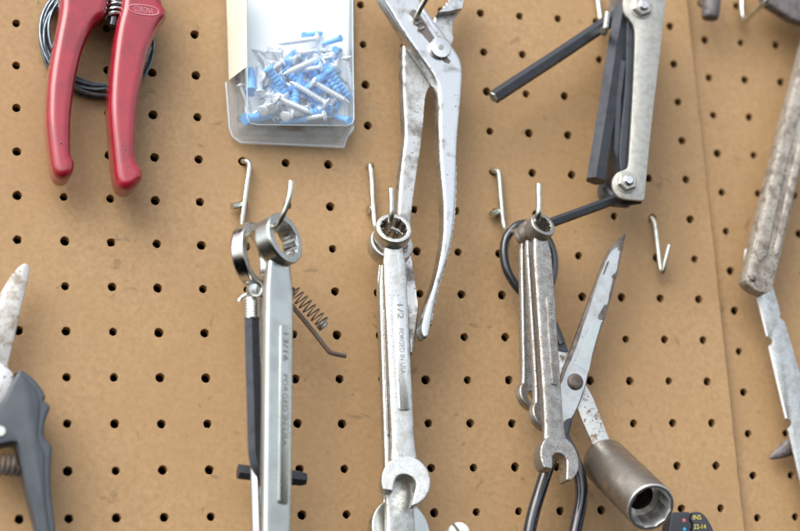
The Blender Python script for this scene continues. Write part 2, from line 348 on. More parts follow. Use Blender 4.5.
bi = [(143.5 + (x - 143.5) * .94, 9.5 + (y - 9.5) * .82) for x, y in b]
mb = MB(); o_, i_ = uv(b, 1.19), uv(bi, 1.19)
mb.loft([[V((x, -1.170, z)) for x, z in o_], [V((x, -1.193, z)) for x, z in o_], [V((x, -1.193, z)) for x, z in i_], [V((x, -1.170, z)) for x, z in i_]], cap=False)
mb.build('badge', M_['badge'], h)
xd = at(150, 11.2, 1) - at(135, 8.8, 1); yd = V((0, 0, 1)) ; yd = yd - xd.normalized() * yd.dot(xd.normalized())
text(MB(), 'CORONA', at(143.5, 9.8, 1.187), xd, yd, .20, .006, .42).build('lettering', M_['badge'], h)
for (x, y, r_) in ((61, 143, .016), (125, 149.5, .02)):
    MB().lathe([(r_, -.02), (r_, .012), (r_ * .6, .016)], frame(at(x, y, 1.172), (0, -1, 0)), 10).build('paint_chip', M_['blackpaint'], h)
a0, a1 = at(117.5, -14, .85), at(113.5, 19, .85); mb = MB(); P = []
for k in range(7 * 20):
    f = k / (7 * 20); a = 2*PI*k/20
    P.append(a0.lerp(a1, f) + V((.165 * math.cos(a), -.165 * math.sin(a), 0)))
mb.tube(P, .044, 8).build('spring', M_['brushed'], t)
MB().tube([at(117, -20, .85), at(113.2, 20, .85), at(112, 26, .85)], [.12, .115, .10], 14).build('spring_post', M_['blackpaint'], t)
MB().slab(uv(px([(60, -30), (90, -46), (130, -48), (156, -30), (140, -14), (112, -14), (80, -12)]), .8), .55, .95, .06).build('pivot_plate', M_['red'], t)

# ------------------------------------------------------------------ blister pack with screws and wall anchors
t = thing('blister_pack', 'clear plastic blister pack of screws and blue wall anchors with cream card', 'blister pack', at(290, 140, .1), None)
MB().loft([[at(226, -20, .22 + q), at(246.3, -20, .965 + q), at(247.2, 66, .965 + q), at(229, 80, .22 + q)] for q in (0, .014)]).build('card', M_['card'], t)
MB().slab(uv([(244, -20), (350, -20), (348, 117), (300, 118), (245, 119)], .24), .22, .24, .005, 1).build('paper_insert', M_['paper'], t)
def rrect(cs, r, n=5):
    out = []; L = len(cs)
    for i in range(L):
        p, a, b = V(cs[i]), V(cs[i-1]), V(cs[(i+1) % L])
        u = (a - p).normalized() * r; v = (b - p).normalized() * r
        for k in range(n + 1):
            f = k / n; out.append((p + u) * (1-f)**2 + p * 2*f*(1-f) + (p + v) * f*f)
    return [(q.x, q.y) for q in out]
# flange sheet with a raised tray, one open thin shell
fl = rrect([(225, -22), (229, 130), (236, 140.5), (344, 146.5), (345.5, 139), (354, 128), (353, -22)], 4, 4)
def sheet(mb, loops):
    n = len(loops[0]); mb.loft(loops, cap=False); e = len(mb.v)
    mb.add([p for p in loops[-1]], [tuple(range(n))])
base = rrect([(235, -20), (238, 136), (343, 139), (349, -20)], 7, 6); front = rrect([(247, -20), (246.5, 124), (354.5, 126), (353, -20)], 7, 6)
def lp(o, d): return [at(x, y, d) for x, y in o]
mb = MB()
sheet(mb, [lp(base, .16), lp(base, .2), [a.lerp(b, .33) for a, b in zip(lp(base, .2), lp(front, .95))], [a.lerp(b, .75) for a, b in zip(lp(base, .2), lp(front, .95))], lp(front, .93), [p + (at(300, 60, .95) - p) * .012 + V((0, -.035, 0)) for p in lp(front, .95)]])
mb.build('clear_tray', M_['clear'], t, sharp=25)
mb = MB().slab(uv(fl, .14), .145, .165, .006, 1); mb.build('clear_flange', M_['clear'], t)
mb = MB().tube([at(233, 137, .16), at(240, 142, .17), at(344, 147, .17), at(346, 139, .17), at(354, 127, .18)], .03, 8).tube([at(226, 82, .17), at(229.5, 128, .17), at(233, 137, .16)], .025, 8)
q = lambda x, y: at(x, y, .945)
mb.tube([q(247.5, -20), q(247.2, 60), q(247, 118), q(250, 123), q(257, 124.5), q(300, 125), q(347, 125.5), q(352.5, 123), q(354, 118), q(353, 60), q(352.5, -20)], .016, 6)
mb.build('rim_highlight', M_['edge_highlight'], t)  # highlights along the pack's edges, laid on as thin whitened tubes
def screw_mesh(Lh):
    mb = MB(); M0 = Matrix.Identity(4)
    mb.lathe([(.002, .0), (.10, .005), (.135, .03), (.14, .05), (.105, .075), (.062, .09), (.056, .12)], M0, 18)
    prof = [(.056, .12)]; z = .15
    while z < Lh - .16: prof += [(.048, z), (.074, z + .022), (.048, z + .044)]; z += .05
    prof += [(.046, Lh - .14), (.03, Lh - .07), (.004, Lh)]
    mb.lathe(prof, M0, 14)
    for c in ((.075, .016), (.016, .075)): mb.box((-c[0], -c[1], -.004), (c[0], c[1], .002))
    return mb
def anchor_mesh():
    mb = MB(); M0 = Matrix.Identity(4)
    mb.lathe([(.06, 0), (.135, .0), (.14, .04), (.10, .06)] + [q for k in range(7) for q in ((.086 - .004*k, .09 + k*.1), (.11 - .004*k, .13 + k*.1), (.11 - .004*k, .15 + k*.1), (.086 - .004*k, .18 + k*.1))] + [(.06, .85), (.045, .87)], M0, 16)
    return mb
def lay(src, name, mt, h, t_, d0, d1, label, cat, group, cache={}):
    ln = 1.0 if name == 'screw' else .87
    a, b = at(*h, d0), at(*t_, d1)
    if (b - a).length < ln: b = at(*t_, max(.30, d0 - math.sqrt(max(0, ln**2 - (b.x-a.x)**2 - (b.z-a.z)**2))))
    sc_ = min(1, max(.62, (b - a).length / ln))
    if name not in cache: cache[name] = src().build(name, mt); ob = cache[name]
    else: ob = cache[name].copy(); COL.objects.link(ob)
    ob.matrix_world = Matrix.Translation(a * S) @ frame(V(), b - a).to_4x4() @ Matrix.Scale(sc_, 4)
    return tag(ob, label, cat, group)
scr = lambda: screw_mesh(1.0)
SG, AG = 'zinc screws heaped in the blister pack', 'blue wall anchors heaped in the blister pack'
SC = [((319, 38), (276, 44), .7, .6, 'zinc screw lying flat on top of the heap, just below the white paper'),
      ((322.5, 66.5), (284, 73), .86, .8, 'nearly level zinc screw across the middle of the heap, head to the right'),
      ((274.5, 97), (314, 114), .9, .86, 'zinc screw lying low in the heap against the front, head up to the left'),
      ((311.5, 81), (352, 104), .88, .85, 'zinc screw slanting down to the right corner of the clear pack'),
      ((328, 104), (288, 80), .8, .74, 'zinc screw slanting up to the left through the centre of the heap'),
      ((346.5, 56), (353, 96), .8, .8, 'upright zinc screw standing against the right wall of the clear pack'),
      ((259.5, 95), (258.5, 58), .8, .7, 'upright zinc screw with its head down beside the left blue anchor'),
      ((240, 84), (250, 112), .35, .45, 'zinc screw leaning against the left wall of the clear pack'),
      ((326, 115), (290, 121), .8, .75, 'zinc screw on the floor of the clear pack, head near the middle'),
      ((284, 117), (306, 103), .7, .6, 'short looking zinc screw pointing up to the right near the pack floor'),
      ((262, 112), (279, 84), .78, .6, 'zinc screw leaning right from the lower left of the heap'),
      ((342, 88), (318, 64), .6, .5, 'zinc screw half buried under the right blue anchor')]
for a, b, d0, d1, lb in SC: lay(scr, 'screw', M_['screw'], a, b, d0, d1, lb, 'screw', SG)
AC = [((251, 92), (251, 64), .8, .75, 'upright blue wall anchor at the left wall of the clear pack'),
      ((268, 68), (289, 98), .84, .76, 'long blue wall anchor slanting down through the left of the heap'),
      ((328, 70), (350, 99), .8, .76, 'blue wall anchor slanting down at the right of the heap'),
      ((304, 36), (322, 33), .55, .45, 'blue wall anchor half hidden at the top of the heap'),
      ((341, 38), (324, 44), .7, .6, 'blue wall anchor at the top right of the heap, flange outwards'),
      ((245, 119), (274, 115), .7, .7, 'blue wall anchor lying in the lower left corner of the clear pack'),
      ((350, 121), (333, 116), .8, .7, 'blue wall anchor lying in the lower right corner of the clear pack'),
      ((306, 119), (280, 123), .5, .5, 'blue wall anchor lying flat on the pack floor in the middle')]
for a, b, d0, d1, lb in AC: lay(anchor_mesh, 'wall_anchor', M_['anchor'], a, b, d0, d1, lb, 'wall anchor', AG)
for k in range(96):
    x, y = random.uniform(260, 336), random.uniform(48, 114); a = random.uniform(0, 2*PI); d = random.uniform(.32, .72)
    q = (min(340, max(256, x + 40*math.cos(a))), min(114, max(50, y + 40*math.sin(a))))
    if k % 4 < 3: lay(scr, 'screw', M_['screw'], (x, y), q, d, d + random.uniform(-.05, .2), 'zinc screw buried behind other screws deep in the clear pack', 'screw', SG)
    else: lay(anchor_mesh, 'wall_anchor', M_['anchor'], (x, y), q, d, d, 'blue wall anchor buried behind screws deep in the clear pack', 'wall anchor', AG)

# ------------------------------------------------------------------ slip joint pliers
t = thing('slip_joint_pliers', 'old chrome slip joint pliers hanging open with worn grey jaws', 'pliers', at(436, 40, .8))
rear = [(470, -20), (463, 0), (461.5, 10), (455, 18), (452.5, 30), (453, 42), (444, 58), (433, 82), (427, 92), (424.5, 104), (423, 125), (420, 150), (415.5, 180), (411.5, 212), (409.8, 238), (412, 262), (415.5, 285), (418.2, 308), (418, 325), (415.5, 342), (412.8, 354), (409.5, 353), (408.5, 340), (407, 318), (403, 285), (399, 255), (397.5, 225), (398.5, 195), (401, 165), (404.5, 135), (403.5, 108), (402.5, 80), (402.5, 50), (405, 43), (414, 44), (426, 34), (434, 18), (438, 12)]
rear = px(rear, 4)
jaw = [(447, 5), (449, 3), (449.5, .5), (452, -1.5), (452.5, -4), (455, -6), (455.5, -9), (460, -20)]
MB().slab(uv(rear + jaw[::1], .85), .5, .86, .07, 3).build('rear_half', M_['pliersw'], t, remesh=.018, smooth=2)
fr = [(374, -20), (379, -6), (384, 3), (391, 14), (400, 29), (410, 44), (420, 58), (429, 71), (435.5, 82), (438, 95), (438.5, 118), (438.5, 140), (440, 170), (442.5, 198), (443, 218), (442, 240), (438, 264), (432, 287), (425.5, 308), (421.5, 322), (420.5, 332), (423.5, 339), (428, 337), (430, 326), (434.5, 302), (441, 278), (448.5, 252), (453, 226), (455, 200), (456, 170), (457, 140), (459.2, 115), (461.3, 88), (461.8, 70), (459, 58), (452, 47), (441, 31), (430, 16), (420, 1), (412, -20)]
mb = MB(); fo = uv(px(fr, 4), 1.2)
mb.slab(fo, .86, 1.26, .06, 3)
fh = mb.build('front_half', M_['pliers'], t, remesh=.018, smooth=2)
jz = [(438, 12.5), (450, 11.5), (462, 9), (464, -2), (466, -20), (459, -20), (457.5, -13), (456, -11), (455.8, -8.5), (453.2, -7.5), (453.4, -5), (450.8, -4), (451, -1.5), (448.4, -.5), (448.6, 2), (446, 3), (446, 5.5), (443.4, 6.5), (443.2, 8.5)]
MB().slab(uv(jz, 1.1), .84, 1.12, .012, 1).build('jaw', M_['pliers'], t)
# long dark slot with notches in the front half
sl = [(409, 13), (413, 9), (418, 11), (427, 26), (436, 40), (448, 58), (451, 61), (449, 64), (444, 62), (438, 55), (428, 41), (421, 33), (417, 31), (418, 27), (413, 24), (414, 20)]
MB().slab(uv(sl, 1.262), 1.20, 1.263, .002, 1).build('slot', M_['darksteel'], fh)
for q in [((415.5, 24.5), (420.5, 22)), ((419, 30), (424, 27.5))]:
    MB().tube([at(*q[0], 1.27), at(*q[1], 1.27)], .03, 8).build('notch', M_['pliersw'], fh)
MB().slab(uv([(422, 11), (424, 9), (441, 35), (438.5, 37)], 1.27), 1.24, 1.285, .01, 2).build('ridge', M_['brushed'], fh)
ax = frame(at(439.5, 49, 1.255), (0, -1, 0))
bo = MB().lathe([(.255, 0), (.258, .07), (.235, .10), (.12, .115), (.002, .118)], ax, 36).build('pivot_bolt', M_['brushed'], t)
MB().lathe([(.07, .112), (.066, .128), (.002, .13)], ax, 20).build('rivet', M_['stampgrey'], bo)
# serrated lower grips
for pts, d, nm in ((([(454.2, 165), (453.5, 200), (451.3, 226), (446.8, 252), (439.3, 278), (433, 302), (428.8, 326)]), 1.06, 'grip_teeth'), (([(399, 235), (401, 258), (404.5, 285), (408, 312), (409, 335)]), .72, 'grip_teeth')):
    mb = MB(); P = path([(x, y, d) for x, y in pts], 9)
    mb.tube(P, [.05 + .02 * (k % 2) for k in range(len(P))], 8).build(nm, M_['pliers'], t)

# ------------------------------------------------------------------ folding hex key set
t = thing('hex_key_set', 'folding hex key set with pale metal side plate and black keys fanned out', 'hex key set', at(626, 183, .9))
plate = [(627, -16), (624.5, -6), (623, 4), (624.5, 13), (630, 20), (634, 27), (635, 38), (634, 70), (632, 110), (629.5, 150), (628, 166), (624, 170), (617, 173), (612.5, 180), (613, 189), (618, 196.5), (625, 199), (634, 200), (641.5, 200.5), (644.5, 197), (646.5, 175), (652, 120), (659, 60), (665, 6), (666, -8), (660, -18), (640, -20)]
pl = uv(px(plate, 4), 1.75)
MB().slab(pl, 1.68, 1.76, .015, 2).build('side_plate', M_['zincplate'], t, sharp=40)
def shift(o, dx, dy): return [(x + dx, y + dy) for x, y in o]
MB().slab(uv(px(shift(plate, -13, 6), 4), .75), .62, .70, .015, 2).build('side_plate', M_['darksteel'], t)
MB().slab(uv(px(shift([(635, 20), (648, 16), (655, 40), (646, 150), (640, 186), (632, 190), (626, 160), (632, 90)], -15, 4)), 1.1), .72, 1.6, .02).build('spacer', M_['blackox'], t)
for (x, y, rr) in ((640.5, 8, .25), (625.5, 182.5, .24)):
    axm = frame(at(x, y, 1.745), (0.0, -1, 0), (1, 0, .35))
    nut = MB().lathe([(rr * 1.02, 0), (rr * 1.02, .025)], axm, 30); 
    nt_ = MB().lathe([(rr, .02), (rr, .13), (rr * .86, .155)], axm, 6).lathe([(rr * 1.12, 0), (rr * 1.12, .03), (rr * 1.0, .04)], axm, 30).build('nut', M_['zincplate'], t, sharp=25)
    MB().lathe([(rr * .5, .12), (rr * .5, .20), (rr * .38, .225)], axm, 20).build('bolt_end', M_['brushed'], nt_)
def key(pts, r, rot=0.2, name='hex_key'):
    return MB().tube([at(*p) for p in pts], r, 6, rot=rot).build(name, M_['blackox'], t, sharp=20)
key([(640, -8, 1.05), (625, 9, 1.08), (610, 20.5, 1.1), (560, 54, 1.15), (494, 97, 1.2)], .165, .25)
MB().tube([at(494.3, 96.8, 1.2), at(492.8, 97.8, 1.2)], [.145, .12], 6, rot=.25).build('worn_tip', M_['stampgrey'], t)
key([(636, -5, 1.35), (622, 16, 1.32), (616, 50, 1.3), (607, 110, 1.28), (595.5, 181, 1.26)], .24, .35)
key([(624, 181, 1.35), (616, 150, 1.4), (618, 100, 1.42), (622.5, 62, 1.45)], .105, .3)
key([(626, 180, .95), (624, 120, .95), (629, 40, .95)], .15, .3)
key([(625, 184, 1.0), (617, 150, 1.0), (622, 110, 1.0)], .13)
key([(634, 190, 1.3), (624, 196, 1.3), (600, 205, 1.3), (560, 219.5, 1.3), (522, 233.5, 1.3)], .115, .28)
MB().tube([at(606, 188, 1.0), at(611, 196, 1.1), at(624, 201, 1.2), at(640, 200, 1.2)], [.1, .13, .13, .1], 10).build('spring_clip', M_['blackox'], t)
MB().lathe([(.07, 0), (.07, .3)], frame(at(624, 99, 1.0), (0, -1, 0)), 16).build('rivet', M_['stampgrey'], t)

# ------------------------------------------------------------------ combination wrenches
def bore(Ri, k=96, gain=1.0):
    out = []
    for i in range(k):
        a = 2*PI*i/k; q = (a % (PI/6)) - PI/12
        r = Ri / math.cos(PI/12) ; r = Ri * (1 + gain * ((1/math.cos(PI/12 - abs(q)) ) - 1) )
        out.append((r * math.cos(a + .13), r * math.sin(a + .13)))
    return out
def wrench(label, P0, P1, psi, Ro, Ri, tr, w0, w1, ts, L, Hr, gap, jt, mt, txt=None, panel=None, tw=None, group='combination wrenches', tiltr=.2, ht=None, vox=.014, stampmat='stamp', flip=1, gain=1.0, sm=2, ryaw=0, boremat='chrome', panelmat=None, teeth=True, short=.32):
    z = (P0 - P1).normalized(); n = V((math.sin(psi), -math.cos(psi), 0)); n = (n - z * n.dot(z)).normalized(); y = -n; x = y.cross(z)
    M = Matrix.Identity(4)
    for r in range(3): M[r][0] = x[r]; M[r][1] = y[r]; M[r][2] = z[r]
    t = thing('combination_wrench', label, 'wrench', P0, group, M)
    mb = MB()
    # ring end, its plane tipped a little out of the shaft's plane
    T = Matrix.Rotation(ryaw, 4, 'Z') @ Matrix.Rotation(tiltr, 4, 'X'); k = 96; bo = bore(Ri, k, gain); rings = []
    for rr, yy in ((1, -tr/2 + .05), (.985, -tr/2 + .02), (.95, -tr/2), ('b', -tr/2), ('b', tr/2), (.95, tr/2), (.985, tr/2 - .02), (1, tr/2 - .05)):
        if rr == 'b': ring = [T @ V((p[0], yy, p[1])) for p in bo]
        else: ring = [T @ V((Ro * rr * math.cos(2*PI*i/k + .13), yy, Ro * rr * math.sin(2*PI*i/k + .13))) for i in range(k)]
        rings.append(ring)
    rings.append(rings[0]); mb.loft(rings, cap=False)
    # shaft
    secs = []; zt = -(Ro + Ri) / 2 * .98; zb = -(L - Hr * .75); K = 14
    for i in range(K + 1):
        f = i / K; zz = zt + (zb - zt) * f; e = max(0, 1 - f * 9); e2 = max(0, (f - .86) / .14)
        w_ = w0 + (w1 - w0) * f - e * e * w0 * .22 + e2 * e2 * Hr * .2; th = ts * (1 - .25 * e * e)
        off = -math.tan(tiltr) * 0
        secs.append([V((w_/2 * math.copysign(abs(math.cos(a))**.5, math.cos(a)), th/2 * math.copysign(abs(math.sin(a))**.5, math.sin(a)) + off, zz)) for a in [2*PI*q/32 for q in range(32)]])
    mb.loft(secs)
    # open end
    o = []; g = gap / 2; dl = math.asin(min(.95, (g + Hr * .16) / Hr)); C, Sn = math.cos(jt), math.sin(jt)
    for i in range(40):
        a = dl + (2*PI - 2*dl - short) * i / 39; o.append((Hr * math.sin(a) * (1.0), -Hr * 1.08 * math.cos(a)))
    o += [(-g, -Hr * 1.02 * math.cos(dl + short)), (-g, -Hr * .1)] + [(-g * math.cos(b), -Hr * .1 + g * .8 * math.sin(b)) for b in [PI*q/12 for q in range(1, 12)]] + [(g, -Hr * .1), (g, -Hr * .93)]
    o = [(flip * (x_ * C - z_ * Sn), x_ * Sn + z_ * C - L) for x_, z_ in o]
    if flip < 0: o = o[::-1]
    ht = ht or ts + .11
    HT = Matrix.Translation((0, 0, -L)) @ Matrix.Rotation(-.16, 4, 'X') @ Matrix.Translation((0, 0, L))      # the head leans out of the shaft's plane
    mb.slab(o, -ht/2 + .03, ht/2 + .03, .03, 3, M=HT)
    mb.build('body', mt, t, remesh=vox, smooth=sm)
    tb = MB(); prof = [(Ri * (1.03 if i % 8 in (3, 4, 5) else (.99 if i % 8 in (2, 6) else .86 if i % 8 == 0 else .92))) for i in range(k)]
    ir = lambda f, yy: [T @ V((prof[i] * f * math.cos(2*PI*i/k), yy, prof[i] * f * math.sin(2*PI*i/k))) for i in range(k)]
    orr = lambda yy: [T @ V((Ri * 1.10 * math.cos(2*PI*i/k), yy, Ri * 1.10 * math.sin(2*PI*i/k))) for i in range(k)]
    rg = [orr(-tr*.40), ir(1.03, -tr*.40), ir(1, -tr*.33), ir(1, tr*.40), orr(tr*.40)]; rg.append(rg[0]); tb.loft(rg, cap=False)
    if teeth: tb.build('toothed_bore', M_[boremat], t, sharp=30)
    if panel:
        zc0, zc1, pw, px_ = panel; y_ = ts/2
        o = rrect([(px_ - pw/2, zc0), (px_ + pw/2, zc0), (px_ + pw/2, zc1), (px_ - pw/2, zc1)], pw * .3, 4)
        pn = MB().slab(o, y_ - .03, y_ + .034, .014, 2).build('raised_panel', panelmat or mt, t)
        if txt:
            for (s, zc, wd, sz) in txt:
                text(MB(), s, V((px_, -(y_ + .0355), zc)), (0, 0, -1), (1, 0, 0), sz, .006, wd).build('lettering', M_[stampmat], pn)
    return t
# group one: largest wrenches
rad = math.radians
wrench('largest wrench, satin steel, hanging at the front of the left bunch', at(278.5, 241, 2.15), at(275.5, 531, 2.15), rad(30), .57, .385, .42, .76, .74, .28, 9.6, .85, .75, .26, M_['satin'],
       txt=[('13/16', -2.3, .60, .21), ('FORGED IN USA', -3.65, 1.5, .19)], panel=(-1.85, -5.6, .27, .06), tiltr=-.16, ryaw=.12, stampmat='stamp', gain=1.5, vox=.012, sm=5)
wrench('second wrench of the left bunch, polished, its ring turned nearly edge on', at(253.5, 256, 1.45), at(262, 531, 1.4), rad(46), .72, .52, .32, .55, .55, .24, 9.2, .8, .7, .26, M_['chrome'],
       txt=[('3/4', -2.55, .42, .2), ('FORGED IN U.S.A.', -4.3, 1.9, .17)], panel=(-2.2, -5.6, .26, .12), tiltr=-.04, stampmat='stampgrey', teeth=False, gain=0)
# group two: middle wrenches
wrench('half inch wrench with speckled finish at the front of the middle bunch', at(392.5, 232.5, 1.5), at(404.5, 486, 1.5), rad(-4), .405, .29, .34, .52, .50, .20, 5.55, .53, .46, -.30, M_['speckled'],
       txt=[('1/2', -1.80, .33, .20), ('FORGED IN USA', -2.70, 1.0, .16)], panel=(-1.49, -4.0, .26, .05), tiltr=-.36, gain=1.5, vox=.011, sm=1, boremat='darksteel', panelmat=M_['brushed'])
wrench('longer wrench right behind the half inch one, its shaft running out below', at(390, 246, 1.12), at(400, 531, 1.12), rad(4), .50, .36, .3, .62, .64, .19, 7.3, .62, .55, .3, M_['speckled'], panel=(-1.5, -4.3, .24, -.15), tiltr=-.36)
wrench('rearmost wrench of the middle bunch, only its edge and wide head showing', at(388, 248, .72), at(398, 520, .72), rad(4), .46, .33, .28, .62, .60, .19, 6.35, .66, .5, .25, M_['satin'], tiltr=-.36)
# group three: smallest wrenches
wrench('pitted wrench at the front of the right bunch, jaw over the scissors handle', at(539.5, 228.5, 1.75), at(554.5, 449, 1.75), rad(14), .315, .21, .34, .50, .50, .20, 5.25, .50, .38, -.22, M_['pitted'],
       txt=[('7/16', -1.88, .3, .14), ('FORGED IN USA', -2.6, .95, .12)], panel=(-1.6, -3.6, .19, .06), tiltr=-.36, stampmat='stamp', vox=.011, gain=1.3)
wrench('middle wrench of the right bunch with its short open jaw beside the pitted one', at(530, 232, 1.35), at(540.5, 409, 1.35), rad(27), .27, .18, .28, .40, .36, .18, 4.25, .33, .28, .95, M_['pitted'], panel=(-1.2, -2.9, .14, .05), tiltr=-.36, ht=.17, vox=.011)
wrench('smallest wrench, leftmost and rearmost of the right bunch', at(525, 236, 1.0), at(527, 389, 1.0), rad(27), .25, .17, .25, .38, .34, .17, 3.75, .31, .27, .95, M_['pitted'], panel=(-1.1, -2.5, .14, .05), tiltr=-.36, ht=.17, vox=.011)

# ------------------------------------------------------------------ black rod tool and wire lever behind the left bunch
t = thing('rod_tool', 'black hexagonal rod with ribbed collar and crossbar, hooked at its foot', 'rod tool', at(252, 290, 1.7))
ax_ = frame(at(252.5, 290.5, 1.75), (.05, -1, -.1))
MB().lathe([(.125, -.05), (.125, .2), (.165, .22), (.175, .25), (.165, .27), (.135, .265), (.125, .22)], ax_, 28, cap=False).lathe([(.12, -.1), (.125, .2), (.03, .21)], ax_, 20).build('ring_head', M_['chrome'], t)
MB().tube(path([(238.5, 301, 1.45), (243, 296, 1.5), (252, 293, 1.55), (262, 295, 1.55), (270, 303, 1.5)], 5), [.05] * 21, 10).build('cross_pin', M_['chrome'], t)
prof = [(.17, 0)]
for k in range(7): prof += [(.178, .02 + k*.062), (.178, .05 + k*.062), (.155, .058 + k*.062), (.155, .07 + k*.062)]
cdir = at(252, 320, 1.7) - at(251.8, 299, 1.7)
MB().lathe([(.10, -.06)] + prof + [(.17, .46)], frame(at(251.8, 299, 1.7), cdir), 24).build('collar', M_['brushed'], t)
MB().tube(path([(252, 317, 1.7), (252.5, 350, 1.7), (254, 400, 1.75), (255, 440, 1.75), (256, 456, 1.75), (259, 467, 1.75), (264, 474, 1.73), (272, 478, 1.7)], 5), .175, 6, rot=.25).build('rod', M_['blackox'], t, sharp=22)
MB().tube([at(238, 471.5, .95), at(300, 478.5, .95), at(306, 479, .95)], [.17, .17, .13], 6, rot=.3).build('crossbar', M_['blackox'], t, sharp=22)
t = thing('wire_lever', 'bent rusty wire lever with a small coil spring, sticking out behind the largest wrench', 'lever', at(293, 306, .9))
MB().tube(path([(284, 296, .9), (293, 307, .9), (312, 330, .9), (327, 349, .9), (332, 353, .9), (346, 356, .9)], 5), .055, 8).build('rod', M_['rust'], t)
a0, a1 = at(288, 292, .95), at(322, 328, .95); mb = MB(); P = []; dr = (a1 - a0).normalized(); s1 = V((0, -1, 0)); s2 = dr.cross(s1)
for k in range(int(8.5 * 18)):
    f = k / (8.5 * 18); a = 2*PI*k/18
    P.append(a0.lerp(a1, f) + s1 * .15 * math.cos(a) + s2 * .15 * math.sin(a) + s2 * .1 * (1 if s2.z > 0 else -1))
mb.tube(P, .017, 6).build('spring', M_['rust'], t)
MB().lathe([(.12, 0), (.13, .12), (.1, .14)], frame(P[-1] - s2*.15*math.sin(a) - dr*.1, dr), 14).build('spring_cap', M_['stampgrey'], t)

# ------------------------------------------------------------------ scissors
t = thing('scissors', 'old black handled scissors hanging open with chipped plated blades', 'scissors', at(575, 382, .8))
D = .95
Ab = [(625, 233.5), (616, 241.5), (608.5, 251), (601, 268), (593, 290), (581, 322), (570.5, 351), (562, 374), (559, 392), (560, 408), (561.5, 423.5), (572, 419), (580.5, 402), (586, 385), (592, 360), (600, 333), (607, 312), (614.5, 285), (620.5, 260), (624, 243)]
fb = MB().slab(uv(px(Ab, 3), D), D - .10, D, .012, 2).build('front_blade', M_['darksteel'], t)
Wp = [(616, 247.5), (610, 253), (603.5, 268), (597, 286), (587, 316), (577, 346), (568.5, 366), (561, 385), (559.6, 396), (561, 409), (562.3, 422.3), (571.3, 418), (579.6, 401), (585.4, 384), (588.5, 370), (592.5, 353), (597, 337), (601, 324), (603, 320.5), (598.6, 319.5), (598.2, 316), (600.5, 312), (604.5, 305), (607.5, 304), (610.5, 290), (612.8, 279), (611.5, 277.5), (613.5, 274), (616.2, 272), (618, 262), (619.8, 252), (618, 250), (619, 247), (617.3, 248.3)]
jj = []
for i, p in enumerate(spline([V(q) for q in Wp], 3)): jj.append((p[0] + random.uniform(-.35, .35), p[1] + random.uniform(-.35, .35)))
pl = MB().slab(uv(jj, D + .01), D - .01, D + .008, .002, 1).build('plating', M_['blade'], fb)
MB().slab(uv(px([(607.5, 261.5), (609.2, 262), (606.8, 268), (604.5, 274.3), (602.8, 273.8), (605, 267.5)], 3), D + .01), D, D + .0105, .001, 1).build('chip', M_['darksteel'], fb)
MB().slab(uv([(575.2, 363.8), (583, 344), (594, 319), (597, 323), (601, 323), (597, 337), (592.5, 353), (588.8, 371.5), (583, 369), (579, 366.5)], D + .01), D, D + .0115, .001, 1).build('worn_patch', M_['satin'], fb)
axp = frame(at(575, 382, D), (0, -1, 0))
MB().lathe([(.19, 0), (.19, .03), (.165, .055), (.08, .07), (.002, .072)], axp, 30).build('pivot_screw', M_['darksteel'], t, sharp=60)
Bb = [(552.5, 318), (556, 326), (564, 340), (570, 352), (580, 372), (586, 385), (593, 398), (600, 416), (610, 441), (618, 458), (618, 470), (607, 472), (600, 459), (592, 442), (583, 422), (576, 405), (566, 392), (560, 375), (555, 350), (552, 335)]
MB().slab(uv(px(Bb, 3), D - .13), D - .24, D - .125, .012, 2).build('rear_blade', M_['rustblade'], t)
MB().slab(uv(px([(551, 310), (556, 324), (563, 338), (568.5, 350), (565, 352), (557, 350), (552, 345), (546, 330)], 3), D - .1), D - .13, D - .10, .01, 1).build('tang', M_['greyplastic'], t)
# upper bow: the loop that hangs on the hook
c = [(520, 224.5), (512, 230), (505.5, 240), (504, 255), (507, 270), (514, 283), (524, 294), (536, 300), (546, 292), (551.5, 280), (554, 265), (552, 250), (545, 236), (533, 225)]
P = spline([at(x, y, .6) for x, y in c], 5); MB().ring(P, .105, 12).build('bow', M_['blackpaint'], t)
MB().tube(path([(533, 297, .65), (543, 310, .7), (552, 325, .75), (560, 345, .78)], 4), [.11, .11, .11, .11, .12, .12, .13, .13, .14, .14, .14, .14, .14], 12).build('shank', M_['blackpaint'], t)
# lower bow
lb = [(561, 436), (556, 446), (549, 464), (541, 488), (534, 511), (529, 535), (528, 560), (536, 585), (552, 588), (565, 570), (572, 545), (577.5, 520), (581.5, 497), (580, 478), (573.5, 458), (567, 444)]
P = spline([at(x, y, .85) for x, y in lb], 5); MB().ring(P, .145, 14).build('bow', M_['blackpaint'], t)
MB().slab(uv(px([(562, 421), (573, 417), (571, 428), (567, 442), (561, 448), (556, 444), (558, 434)], 3), .95), .78, .97, .06, 3).build('shank', M_['blackpaint'], t)

# ------------------------------------------------------------------ deep socket
Rv = (CAM - at(640, 490, 1.5)).normalized(); rt = (CR[0] - CR[1]).normalized()
adir = (Rv * .86 + rt * .50).normalized()
mouth = at(651, 507.5, 3.0); Lk_ = 2.75; Rk = .535; back = mouth - adir * Lk_
t = thing('deep_socket', 'large worn deep socket with its toothed mouth facing out, below the scissors', 'socket', back)
MF = frame(back, adir)
mb = MB(); seg = 96
rings = []
for r, h in ((.25, 0), (Rk * .78, 0), (Rk * .9, .03), (Rk * .97, .10), (Rk, .2), (Rk, .9), (Rk * 1.0, Lk_ - .05), (Rk * .975, Lk_ - .015), (Rk * .94, Lk_)):
    rings.append([MF @ V((r * math.cos(2*PI*k/seg), r * math.sin(2*PI*k/seg), h)) for k in range(seg)])
bo = bore(.415, seg, 1.6)
bo2 = [(x * 1.06, y * 1.06) for x, y in bo]
rings.append([MF @ V((p[0], p[1], Lk_ - .005)) for p in bo2])
rings.append([MF @ V((p[0], p[1], Lk_ - .06)) for p in bo])
rings.append([MF @ V((p[0], p[1], Lk_ - .55)) for p in bo])
